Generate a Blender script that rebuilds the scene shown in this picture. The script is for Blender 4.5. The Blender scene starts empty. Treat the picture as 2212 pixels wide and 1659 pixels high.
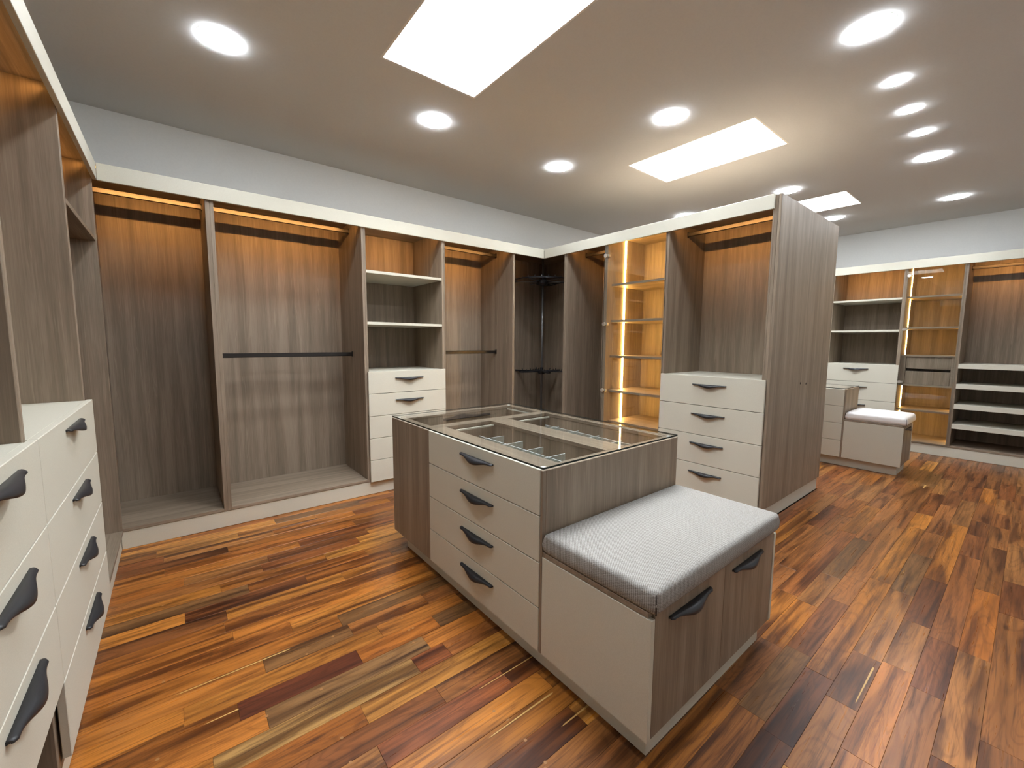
import bpy, bmesh, math, random
from mathutils import Vector, Matrix

sc = bpy.context.scene
C = sc.collection

# ------------------------------------------------------------------ camera
YAW, PITCH, ROLL, FPX = 0.676887634, -0.100104241, 0.00656490876, 906.323394
CAM = Vector((0.0, 0.0, 1.25))
_f = Vector((math.sin(YAW) * math.cos(PITCH), math.cos(YAW) * math.cos(PITCH), math.sin(PITCH)))
_r = Vector((math.cos(YAW), -math.sin(YAW), 0.0))
_u = _r.cross(_f)
_r2 = _r * math.cos(ROLL) + _u * math.sin(ROLL)
_u2 = -_r * math.sin(ROLL) + _u * math.cos(ROLL)
cam_d = bpy.data.cameras.new('camera')
cam_d.sensor_fit = 'HORIZONTAL'
cam_d.sensor_width = 36.0
cam_d.lens = FPX / 2212.0 * 36.0
cam_d.clip_start = 0.02
cam = bpy.data.objects.new('camera', cam_d)
C.objects.link(cam)
M = Matrix((( _r2.x, _u2.x, -_f.x, CAM.x), (_r2.y, _u2.y, -_f.y, CAM.y), (_r2.z, _u2.z, -_f.z, CAM.z), (0, 0, 0, 1)))
cam.matrix_world = M
sc.camera = cam

def project(p):
    d = Vector(p) - CAM
    z = d.dot(_f)
    if z < 0.05:
        return None
    return (FPX * d.dot(_r2) / z + 1106.0, -FPX * d.dot(_u2) / z + 829.5)

# ------------------------------------------------------------------ world, exposure, light levels
world = bpy.data.worlds.new('world')
sc.world = world
world.use_nodes = True
world.node_tree.nodes['Background'].inputs[0].default_value = (0.80, 0.88, 1.0, 1)
world.node_tree.nodes['Background'].inputs[1].default_value = 1.0
sc.view_settings.view_transform = 'Standard'
sc.view_settings.look = 'None'
sc.view_settings.gamma = 1.0
sc.view_settings.exposure = 0.20
sc.view_settings.use_curve_mapping = False
sc.cycles.use_denoising = True
sc.cycles.max_bounces = 5
sc.cycles.diffuse_bounces = 4
sc.cycles.glossy_bounces = 3
sc.cycles.use_adaptive_sampling = True
sc.cycles.adaptive_threshold = 0.16
sc.cycles.transparent_max_bounces = 12
sc.cycles.caustics_reflective = False
sc.cycles.caustics_refractive = False
sc.cycles.sample_clamp_indirect = 6.0

LAMP_L = 88.0          # radiance of the opal downlight diffusers
SKY_W = 66.0           # daylight of one skylight
LED_W = 1.75            # warm LED strip, per metre
LAMP_COL = (0.93, 1.0, 1.08)
SKY_COL = (0.94, 1.0, 1.07)
LED_COL = (1.0, 0.48, 0.14)

# ------------------------------------------------------------------ material helpers
def srgb(r, g, b):
    f = lambda c: (c / 255.0) / 12.92 if c <= 10.3 else (((c / 255.0) + 0.055) / 1.055) ** 2.4
    return (f(r), f(g), f(b), 1.0)

def new_mat(name):
    m = bpy.data.materials.new(name)
    m.use_nodes = True
    nt = m.node_tree
    return m, nt, nt.nodes['Principled BSDF']

def nd(nt, kind, **inp):
    n = nt.nodes.new(kind)
    for k, v in inp.items():
        n.inputs[k.replace('_', ' ')].default_value = v
    return n

def ramp(nt, fac, stops):
    r = nt.nodes.new('ShaderNodeValToRGB')
    el = r.color_ramp.elements
    el[0].position, el[0].color = stops[0]
    el[1].position, el[1].color = stops[-1]
    for p, c in stops[1:-1]:
        e = el.new(p)
        e.color = c
    nt.links.new(fac, r.inputs[0])
    return r

def obj_coords(nt, scale, jitter=True):
    tc = nt.nodes.new('ShaderNodeTexCoord')
    out = tc.outputs['Object']
    if jitter:
        oi = nt.nodes.new('ShaderNodeObjectInfo')
        mul = nt.nodes.new('ShaderNodeVectorMath'); mul.operation = 'SCALE'
        comb = nt.nodes.new('ShaderNodeCombineXYZ')
        for i in range(3):
            nt.links.new(oi.outputs['Random'], comb.inputs[i])
        nt.links.new(comb.outputs[0], mul.inputs[0]); mul.inputs['Scale'].default_value = 23.0
        add = nt.nodes.new('ShaderNodeVectorMath'); add.operation = 'ADD'
        nt.links.new(out, add.inputs[0]); nt.links.new(mul.outputs[0], add.inputs[1])
        out = add.outputs[0]
    mp = nt.nodes.new('ShaderNodeMapping')
    mp.inputs['Scale'].default_value = scale
    nt.links.new(out, mp.inputs[0])
    return mp.outputs[0]

def wood_mat(name, axis):
    """grey-brown laminate with grain along axis 0/1/2"""
    m, nt, b = new_mat(name)
    def sc3(across, along):
        s = [across] * 3
        s[axis] = along
        return s
    n1 = nd(nt, 'ShaderNodeTexNoise', Scale=1.0, Detail=3.0, Roughness=0.55, Distortion=0.6)
    nt.links.new(obj_coords(nt, sc3(17.0, 0.7)), n1.inputs['Vector'])
    n2 = nd(nt, 'ShaderNodeTexNoise', Scale=1.0, Detail=2.0, Roughness=0.7)
    nt.links.new(obj_coords(nt, sc3(210.0, 5.0)), n2.inputs['Vector'])
    n3 = nd(nt, 'ShaderNodeTexNoise', Scale=1.0, Detail=2.0, Roughness=0.5, Distortion=0.9)
    nt.links.new(obj_coords(nt, sc3(46.0, 1.9)), n3.inputs['Vector'])
    mix = nd(nt, 'ShaderNodeMath'); mix.operation = 'MULTIPLY_ADD'
    nt.links.new(n2.outputs[0], mix.inputs[0]); mix.inputs[1].default_value = 0.55
    nt.links.new(n1.outputs[0], mix.inputs[2])
    r = ramp(nt, mix.outputs[0], [(0.42, srgb(106, 93, 78)), (0.70, srgb(128, 113, 96)), (0.98, srgb(150, 134, 116))])
    vein = ramp(nt, n3.outputs[0], [(0.62, (0, 0, 0, 1)), (0.67, (1, 1, 1, 1)), (0.72, (0, 0, 0, 1))])
    mc = nt.nodes.new('ShaderNodeMix'); mc.data_type = 'RGBA'
    vm = nd(nt, 'ShaderNodeMath'); vm.operation = 'MULTIPLY'
    nt.links.new(vein.outputs[0], vm.inputs[0]); vm.inputs[1].default_value = 0.32
    nt.links.new(vm.outputs[0], mc.inputs['Factor'])
    nt.links.new(r.outputs[0], mc.inputs[6]); mc.inputs[7].default_value = srgb(168, 152, 131)
    nt.links.new(mc.outputs[2], b.inputs['Base Color'])
    b.inputs['Roughness'].default_value = 0.48
    b.inputs['Specular IOR Level'].default_value = 0.35
    return m

WZ = wood_mat('wood_laminate_upright', 2)
WX = wood_mat('wood_laminate_along_x', 0)
WY = wood_mat('wood_laminate_along_y', 1)

def cream_mat():
    m, nt, b = new_mat('cream_laminate')
    n = nd(nt, 'ShaderNodeTexNoise', Scale=1.0, Detail=3.0, Roughness=0.8)
    nt.links.new(obj_coords(nt, (420, 420, 420)), n.inputs['Vector'])
    r = ramp(nt, n.outputs[0], [(0.35, srgb(195, 191, 175)), (0.65, srgb(206, 202, 187))])
    nt.links.new(r.outputs[0], b.inputs['Base Color'])
    b.inputs['Roughness'].default_value = 0.5
    b.inputs['Specular IOR Level'].default_value = 0.3
    return m
CREAM = cream_mat()

def plain(name, col, rough=0.5, metal=0.0, spec=0.5, noise=0.0):
    m, nt, b = new_mat(name)
    b.inputs['Base Color'].default_value = col
    b.inputs['Roughness'].default_value = rough
    b.inputs['Metallic'].default_value = metal
    b.inputs['Specular IOR Level'].default_value = spec
    if noise:
        n = nd(nt, 'ShaderNodeTexNoise', Scale=1.0, Detail=1.0, Roughness=0.7)
        nt.links.new(obj_coords(nt, (90, 90, 90), False), n.inputs['Vector'])
        k = 1 - noise * .3
        r = ramp(nt, n.outputs[0], [(0.3, (col[0] * k, col[1] * k, col[2] * k, 1)), (0.6, col)])
        nt.links.new(r.outputs[0], b.inputs['Base Color'])
    return m
BLACK = plain('black_metal', srgb(34, 34, 37), 0.42, 0.0, 0.45, 0.05)
DARK = plain('dark_rod_metal', srgb(66, 63, 61), 0.32, 0.9, 0.5)
STEEL = plain('grey_steel', srgb(120, 120, 120), 0.35, 0.7, 0.5)
CHROME = plain('satin_chrome', srgb(215, 212, 205), 0.28, 0.85, 0.5)
PAINT = plain('wall_paint', srgb(236, 237, 234), 0.85, 0.0, 0.2, 0.08)
CEILP = plain('ceiling_paint', srgb(220, 219, 215), 0.9, 0.0, 0.15, 0.08)
SHAFT = plain('skylight_shaft_paint', srgb(238, 236, 228), 0.85, 0.0, 0.2, 0.05)
TRIMW = plain('lamp_trim_white', srgb(235, 235, 232), 0.5)
HOLE = plain('dark_hole', srgb(22, 18, 15), 0.9)
SAP = plain('pale_sapwood', srgb(196, 156, 92), 0.35)
PLUGM = plain('wood_plug', srgb(158, 112, 66), 0.4)
ACRYL = None

def glass_mat(name, tint, edge=False):
    m = bpy.data.materials.new(name); m.use_nodes = True
    nt = m.node_tree
    nt.nodes.remove(nt.nodes['Principled BSDF'])
    out = nt.nodes['Material Output']
    tr = nt.nodes.new('ShaderNodeBsdfTransparent'); tr.inputs[0].default_value = tint
    gl = nt.nodes.new('ShaderNodeBsdfGlossy'); gl.inputs['Roughness'].default_value = 0.0
    gl.inputs[0].default_value = (1, 1, 1, 1)
    fr = nt.nodes.new('ShaderNodeFresnel'); fr.inputs['IOR'].default_value = 1.55
    mx = nt.nodes.new('ShaderNodeMixShader')
    ge = nt.nodes.new('ShaderNodeNewGeometry')
    iv = nt.nodes.new('ShaderNodeMath'); iv.operation = 'SUBTRACT'; iv.inputs[0].default_value = 1.0
    nt.links.new(ge.outputs['Backfacing'], iv.inputs[1])
    fm = nt.nodes.new('ShaderNodeMath'); fm.operation = 'MULTIPLY'
    nt.links.new(fr.outputs[0], fm.inputs[0]); nt.links.new(iv.outputs[0], fm.inputs[1])
    nt.links.new(fm.outputs[0], mx.inputs[0])
    nt.links.new(tr.outputs[0], mx.inputs[1]); nt.links.new(gl.outputs[0], mx.inputs[2])
    nt.links.new(mx.outputs[0], out.inputs[0])
    return m
GLASS = glass_mat('clear_glass', (0.955, 0.965, 0.96, 1))
def acryl_mat():
    m = bpy.data.materials.new('frosted_acrylic'); m.use_nodes = True
    nt = m.node_tree
    nt.nodes.remove(nt.nodes['Principled BSDF'])
    tr = nt.nodes.new('ShaderNodeBsdfTransparent'); tr.inputs[0].default_value = (.92, .95, .94, 1)
    df = nt.nodes.new('ShaderNodeBsdfDiffuse'); df.inputs[0].default_value = (.72, .78, .76, 1)
    mx = nt.nodes.new('ShaderNodeMixShader'); mx.inputs[0].default_value = 0.28
    nt.links.new(tr.outputs[0], mx.inputs[1]); nt.links.new(df.outputs[0], mx.inputs[2])
    nt.links.new(mx.outputs[0], nt.nodes['Material Output'].inputs[0])
    return m
ACRYL = acryl_mat()
GEDGE = plain('dark_glass_edge', srgb(40, 48, 46), 0.15)
AEDGE = plain('bright_acrylic_edge', srgb(225, 230, 228), 0.3)

def emit_mat(name, col, strength):
    m = bpy.data.materials.new(name); m.use_nodes = True
    nt = m.node_tree
    nt.nodes.remove(nt.nodes['Principled BSDF'])
    e = nt.nodes.new('ShaderNodeEmission')
    e.inputs[0].default_value = (*col, 1); e.inputs[1].default_value = strength
    nt.links.new(e.outputs[0], nt.nodes['Material Output'].inputs[0])
    return m
DIFF = emit_mat('lamp_diffuser', LAMP_COL, LAMP_L)
SKYPANE = emit_mat('skylight_daylight_pane', (1.0, 0.99, 0.96), 3.0)
VLED2 = emit_mat('warm_led_tape_dim', (1.0, 0.56, 0.15), 42.0)
VLED = emit_mat('warm_led_tape', (1.0, 0.56, 0.15), 130.0)
TLED = emit_mat('warm_led_profile', (1.0, 0.55, 0.16), 3.0)

def fabric_mat():
    m, nt, b = new_mat('woven_fabric')
    tc = nt.nodes.new('ShaderNodeTexCoord')
    sep = nt.nodes.new('ShaderNodeSeparateXYZ'); nt.links.new(tc.outputs['Object'], sep.inputs[0])
    def math_(op, a, bb=None):
        n = nt.nodes.new('ShaderNodeMath'); n.operation = op
        for i, v in enumerate((a, bb)):
            if v is None: continue
            if isinstance(v, (int, float)): n.inputs[i].default_value = v
            else: nt.links.new(v, n.inputs[i])
        return n.outputs[0]
    zz = math_('MULTIPLY', sep.outputs[2], 1.0)
    a = math_('ADD', sep.outputs[0], zz)
    c = math_('ADD', sep.outputs[1], zz)
    P = 0.0072
    s1 = math_('SINE', math_('MULTIPLY', a, 2 * math.pi / P))
    s2 = math_('SINE', math_('MULTIPLY', c, 2 * math.pi / P))
    s3 = math_('SINE', math_('MULTIPLY', math_('ADD', a, math_('MULTIPLY', c, 0.5)), 2 * math.pi / (P * 0.62)))
    w = math_('ADD', math_('MULTIPLY', s1, s2), math_('MULTIPLY', s3, 0.4))
    nz = nd(nt, 'ShaderNodeTexNoise', Scale=260.0, Detail=3.0, Roughness=0.7)
    nt.links.new(tc.outputs['Object'], nz.inputs['Vector'])
    w2 = math_('ADD', math_('MULTIPLY', w, 0.5), math_('MULTIPLY', nz.outputs[0], 0.9))
    r = ramp(nt, w2, [(0.0, srgb(102, 95, 88)), (0.35, srgb(146, 142, 136)), (0.9, srgb(176, 174, 169))])
    nt.links.new(r.outputs[0], b.inputs['Base Color'])
    b.inputs['Roughness'].default_value = 0.95
    b.inputs['Specular IOR Level'].default_value = 0.1
    bp = nd(nt, 'ShaderNodeBump', Strength=0.5, Distance=0.0012)
    nt.links.new(w2, bp.inputs['Height']); nt.links.new(bp.outputs[0], b.inputs['Normal'])
    return m
FABRIC = fabric_mat()
WRAP = plain('white_leatherette', srgb(226, 222, 219), 0.34, 0.0, 0.5, 0.12)
SEAM = plain('dark_seam_thread', srgb(58, 48, 42), 0.9)

def plank_mat():
    m, nt, b = new_mat('hardwood_plank')
    tc = nt.nodes.new('ShaderNodeTexCoord')
    at = nt.nodes.new('ShaderNodeAttribute'); at.attribute_name = 'plank_seed'
    ac = nt.nodes.new('ShaderNodeAttribute'); ac.attribute_name = 'plank_col'
    comb = nt.nodes.new('ShaderNodeCombineXYZ')
    nt.links.new(at.outputs['Fac'], comb.inputs[2]); nt.links.new(at.outputs['Fac'], comb.inputs[0])
    add = nt.nodes.new('ShaderNodeVectorMath'); add.operation = 'ADD'
    nt.links.new(tc.outputs['Object'], add.inputs[0]); nt.links.new(comb.outputs[0], add.inputs[1])
    def mapped(s):
        mp = nt.nodes.new('ShaderNodeMapping'); mp.inputs['Scale'].default_value = s
        nt.links.new(add.outputs[0], mp.inputs[0]); return mp.outputs[0]
    fine = nd(nt, 'ShaderNodeTexNoise', Scale=1.0, Detail=4.0, Roughness=0.72, Distortion=0.4)
    nt.links.new(mapped((2.6, 70, 1)), fine.inputs['Vector'])
    broad = nd(nt, 'ShaderNodeTexNoise', Scale=1.0, Detail=3.0, Roughness=0.5, Distortion=0.8)
    nt.links.new(mapped((1.3, 17, 1)), broad.inputs['Vector'])
    fig = nd(nt, 'ShaderNodeTexNoise', Scale=1.0, Detail=1.0, Roughness=0.4, Distortion=0.9)
    nt.links.new(mapped((1.5, 7.5, 1)), fig.inputs['Vector'])
    mu = nt.nodes.new('ShaderNodeMath'); mu.operation = 'MULTIPLY'; mu.inputs[1].default_value = 75.0
    nt.links.new(fig.outputs[0], mu.inputs[0])
    si = nt.nodes.new('ShaderNodeMath'); si.operation = 'SINE'; nt.links.new(mu.outputs[0], si.inputs[0])
    rings = ramp(nt, si.outputs[0], [(0.35, (1, 1, 1, 1)), (0.95, (0.72, 0.68, 0.64, 1))])
    rf = ramp(nt, fine.outputs[0], [(0.32, (0.34, 0.28, 0.24, 1)), (0.50, (1, 1, 1, 1)), (0.75, (1.2, 1.2, 1.16, 1))])
    rb = ramp(nt, broad.outputs[0], [(0.36, (0.36, 0.30, 0.26, 1)), (0.52, (1.0, 1.0, 1.0, 1)), (0.68, (1.25, 1.24, 1.18, 1))])
    def mulc(a, c, f=1.0):
        x = nt.nodes.new('ShaderNodeMix'); x.data_type = 'RGBA'; x.blend_type = 'MULTIPLY'
        x.inputs['Factor'].default_value = f
        nt.links.new(a, x.inputs[6]); nt.links.new(c, x.inputs[7]); return x.outputs[2]
    col = mulc(mulc(mulc(ac.outputs['Color'], rf.outputs[0], 0.9), rb.outputs[0], 1.0), rings.outputs[0], 0.7)
    kn = nd(nt, 'ShaderNodeTexVoronoi', Scale=1.0)
    nt.links.new(mapped((2.6, 9.0, 1)), kn.inputs['Vector'])
    kr = ramp(nt, kn.outputs['Distance'], [(0.03, (0.28, 0.2, 0.16, 1)), (0.10, (1, 1, 1, 1))])
    col = mulc(col, kr.outputs[0], 0.8)
    nt.links.new(col, b.inputs['Base Color'])
    rr = ramp(nt, fine.outputs[0], [(0.3, (0.36, 0.36, 0.36, 1)), (0.7, (0.26, 0.26, 0.26, 1))])
    nt.links.new(rr.outputs[0], b.inputs['Roughness'])
    b.inputs['Specular IOR Level'].default_value = 0.45
    return m
PLANK = plank_mat()
SUB = plain('dark_subfloor', srgb(38, 24, 16), 0.9)

# ------------------------------------------------------------------ object helpers
def origin(o):
    return Vector((0, 0, 0)) if o is None else o['_o_']
ORG = {}

def thing(name, label, cat, loc, group=None):
    o = bpy.data.objects.new(name, None)
    C.objects.link(o)
    o.location = loc
    o.empty_display_size = 0.1
    o['label'] = label; o['category'] = cat
    if group: o['group'] = group
    ORG[o.name] = Vector(loc)
    return o

def tag(o, label, cat, group=None):
    o['label'] = label; o['category'] = cat
    if group: o['group'] = group
    return o

def link_mesh(name, verts, faces, mat, parent=None, smooth=False, mats=None, fmat=None):
    org = ORG[parent.name] if parent is not None else Vector((0, 0, 0))
    me = bpy.data.meshes.new(name)
    me.from_pydata([tuple(Vector(v) - org) for v in verts], [], faces)
    for m in (mats or [mat]):
        me.materials.append(m)
    if fmat:
        for i, k in enumerate(fmat): me.polygons[i].material_index = k
    if smooth:
        for p in me.polygons: p.use_smooth = True
    me.update()
    o = bpy.data.objects.new(name, me)
    C.objects.link(o)
    if parent is not None:
        o.parent = parent
    ORG[o.name] = org
    return o

BOXF = [(0, 3, 2, 1), (4, 5, 6, 7), (0, 1, 5, 4), (1, 2, 6, 5), (2, 3, 7, 6), (3, 0, 4, 7)]
def box(name, x, y, z, mat, parent=None, bev=0.0012):
    x0, x1 = sorted(x); y0, y1 = sorted(y); z0, z1 = sorted(z)
    if bev and min(x1 - x0, y1 - y0, z1 - z0) > 3 * bev:
        bm = bmesh.new()
        vs = [bm.verts.new(p) for p in ((x0, y0, z0), (x1, y0, z0), (x1, y1, z0), (x0, y1, z0), (x0, y0, z1), (x1, y0, z1), (x1, y1, z1), (x0, y1, z1))]
        for f in BOXF: bm.faces.new([vs[i] for i in f])
        bmesh.ops.bevel(bm, geom=list(bm.edges), offset=bev, segments=1, affect='EDGES')
        bm.verts.index_update()
        V = [v.co.copy() for v in bm.verts]; F = [[v.index for v in f.verts] for f in bm.faces]
        bm.free()
        return link_mesh(name, V, F, mat, parent)
    V = [(x0, y0, z0), (x1, y0, z0), (x1, y1, z0), (x0, y1, z0), (x0, y0, z1), (x1, y0, z1), (x1, y1, z1), (x0, y1, z1)]
    return link_mesh(name, V, BOXF, mat, parent)

def boxes(name, lst, mat, parent=None):
    V, F = [], []
    for x, y, z in lst:
        x0, x1 = sorted(x); y0, y1 = sorted(y); z0, z1 = sorted(z)
        k = len(V)
        V += [(x0, y0, z0), (x1, y0, z0), (x1, y1, z0), (x0, y1, z0), (x0, y0, z1), (x1, y0, z1), (x1, y1, z1), (x0, y1, z1)]
        F += [tuple(i + k for i in f) for f in BOXF]
    return link_mesh(name, V, F, mat, parent)

def slab_glass(name, x, y, z, parent, mat, edge, edge_axes=(0, 1)):
    """glass sheet with its own edge material"""
    x0, x1 = sorted(x); y0, y1 = sorted(y); z0, z1 = sorted(z)
    V = [(x0, y0, z0), (x1, y0, z0), (x1, y1, z0), (x0, y1, z0), (x0, y0, z1), (x1, y0, z1), (x1, y1, z1), (x0, y1, z1)]
    ax = [2, 2, 1, 0, 1, 0]
    d = [x1 - x0, y1 - y0, z1 - z0]
    thin = d.index(min(d))
    return link_mesh(name, V, BOXF, None, parent, mats=[mat, edge], fmat=[0 if a == thin else 1 for a in ax])

def tube(name, p0, p1, r, mat, parent=None, n=14, squash=1.0, r1=None):
    p0, p1 = Vector(p0), Vector(p1)
    d = (p1 - p0).normalized()
    a = Vector((0, 0, 1)) if abs(d.z) < 0.9 else Vector((1, 0, 0))
    s = d.cross(a).normalized(); t = s.cross(d).normalized()
    r1 = r if r1 is None else r1
    V, F = [], []
    for p, rr in ((p0, r), (p1, r1)):
        for i in range(n):
            w = 2 * math.pi * i / n
            V.append(p + s * (math.cos(w) * rr * squash) + t * (math.sin(w) * rr))
    for i in range(n):
        j = (i + 1) % n
        F.append((i, j, n + j, n + i))
    F.append(tuple(range(n - 1, -1, -1))); F.append(tuple(range(n, 2 * n)))
    o = link_mesh(name, V, F, mat, parent)
    for p in o.data.polygons:
        p.use_smooth = len(p.vertices) == 4
    return o

def lathe(name, cx, cy, prof, mat, parent=None, n=32, axis='z'):
    """prof: list of (radius, height)"""
    V, F = [], []
    for r, h in prof:
        for i in range(n):
            w = 2 * math.pi * i / n
            V.append((cx + r * math.cos(w), cy + r * math.sin(w), h))
    m = len(prof)
    for k in range(m - 1):
        for i in range(n):
            j = (i + 1) % n
            F.append((k * n + i, k * n + j, (k + 1) * n + j, (k + 1) * n + i))
    if prof[0][0] > 1e-4: F.append(tuple(range(n - 1, -1, -1)))
    if prof[-1][0] > 1e-4: F.append(tuple((m - 1) * n + i for i in range(n)))
    return link_mesh(name, V, F, mat, parent, smooth=False)

# ------------------------------------------------------------------ shared handle mesh (faces -Y, along X, origin at top middle of its back)
def handle_mesh(L=0.25):
    me = bpy.data.meshes.new('handle')
    n = 28
    V, F = [], []
    for i in range(n + 1):
        s = -1 + 2 * i / n
        a = abs(s)
        bump = 0.5 * (1 + math.cos(math.pi * min(1.0, a / 0.84)))
        D = 0.015 + 0.015 * bump
        d = 0.0075 + 0.0165 * bump
        if i in (0, n): D *= 0.7; d *= 0.8
        x = s * L / 2
        prof = [(0, 0), (0.45 * D, 0.0005), (0.75 * D, -0.10 * d), (0.93 * D, -0.36 * d), (D, -0.68 * d), (D * 0.985, -d),
                (D * 0.985 - 0.003, -d), (D - 0.004, -0.66 * d - .001), (0.88 * D - 0.003, -0.40 * d - .002), (0.62 * D, -0.2 * d - .003), (0, -0.0065)]
        V += [(x, -p, z) for p, z in prof]
    k = 11
    for i in range(n):
        for j in range(k):
            j2 = (j + 1) % k
            F.append((i * k + j, (i + 1) * k + j, (i + 1) * k + j2, i * k + j2))
    F.append(tuple(range(k))); F.append(tuple(n * k + j for j in range(k - 1, -1, -1)))
    me.from_pydata(V, [], F)
    me.materials.append(BLACK)
    for p in me.polygons: p.use_smooth = len(p.vertices) == 4
    bm = bmesh.new(); bm.from_mesh(me); bmesh.ops.recalc_face_normals(bm, faces=list(bm.faces)); bm.to_mesh(me); bm.free()
    return me
HANDLE = handle_mesh()

def handle(parent, p, rot, label=None):
    o = bpy.data.objects.new('handle', HANDLE)
    C.objects.link(o)
    o.parent = parent
    o.location = Vector(p) - ORG[parent.name]
    o.rotation_euler = (0, 0, rot)
    return o

def area_light(name, parent, loc, size, power, col, rot, shape='RECTANGLE', size_y=None, spread=math.pi):
    l = bpy.data.lights.new(name, 'AREA')
    l.shape = shape; l.size = size
    if size_y: l.size_y = size_y
    l.energy = power; l.color = col; l.spread = spread
    o = bpy.data.objects.new(name, l)
    C.objects.link(o)
    o.parent = parent
    o.location = Vector(loc) - ORG[parent.name]
    o.rotation_euler = rot
    return o

# ------------------------------------------------------------------ dimensions
ZC = 2.73
YB, XR, XL, XW = 3.30, 3.0715, -0.289, 6.66      # front planes of the four cabinet runs
DEP = 0.585
FZ0, FZ1 = 2.115, 2.207                            # cornice
SOF = 2.197                                        # underside of cabinet tops
PZ = 0.109                                         # plinth height
RX0, RX1, RY0, RY1 = -0.90, 7.27, -1.60, 3.905

# ------------------------------------------------------------------ room shell
def struct(o):
    o['kind'] = 'structure'
    return o

struct(box('wall_back', (RX0 - .1, RX1 + .1), (RY1, RY1 + .1), (-.05, ZC + .02), PAINT, bev=0))
struct(box('wall_left', (RX0 - .1, RX0), (RY0, RY1), (-.05, ZC + .02), PAINT, bev=0))
struct(box('wall_right', (RX1, RX1 + .1), (RY0, RY1), (-.05, ZC + .02), PAINT, bev=0))
struct(box('wall_front', (RX0 - .1, RX1 + .1), (RY0 - .1, RY0), (-.05, ZC + .02), PAINT, bev=0))

SKY = [(0.942, 1.512), (3.072, 3.645), (5.185, 5.745)]
SY = (1.288, 2.270)
def ceiling():
    xs = [RX0 - .1] + [v for p in SKY for v in (p[0] - .012, p[1] + .012)] + [RX1 + .1]
    ys = [RY0 - .1, SY[0] - .012, SY[1] + .012, RY1 + .1]
    lst = []
    for i in range(len(xs) - 1):
        for j in range(3):
            if j == 1 and i % 2 == 1: continue
            lst.append(((xs[i], xs[i + 1]), (ys[j], ys[j + 1]), (ZC, ZC + .015)))
    struct(boxes('ceiling', lst, CEILP))
ceiling()

for i, (a, b) in enumerate(SKY):
    w = thing('window_%d' % (i + 1), 'rectangular skylight opening with white shaft', 'skylight', ((a + b) / 2, sum(SY) / 2, ZC))
    for k in ('label', 'category'): del w[k]
    w['kind'] = 'structure'
    h = ZC + 0.42
    t = 0.0115
    box('shaft_wall', (a - t, a), (SY[0] - t, SY[1] + t), (ZC + .0005, h), SHAFT, w, 0)
    box('shaft_wall', (b, b + t), (SY[0] - t, SY[1] + t), (ZC + .0005, h), SHAFT, w, 0)
    box('shaft_wall', (a, b), (SY[0] - t, SY[0]), (ZC + .0005, h), SHAFT, w, 0)
    box('shaft_wall', (a, b), (SY[1], SY[1] + t), (ZC + .0005, h), SHAFT, w, 0)
    box('pane', (a - t, b + t), (SY[0] - t, SY[1] + t), (h, h + .01), SKYPANE, w, 0)
    area_light('skylight_daylight', w, ((a + b) / 2, sum(SY) / 2, h - .01), b - a - .04, SKY_W, SKY_COL, (0, 0, 0), 'RECTANGLE', SY[1] - SY[0] - .04)

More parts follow.
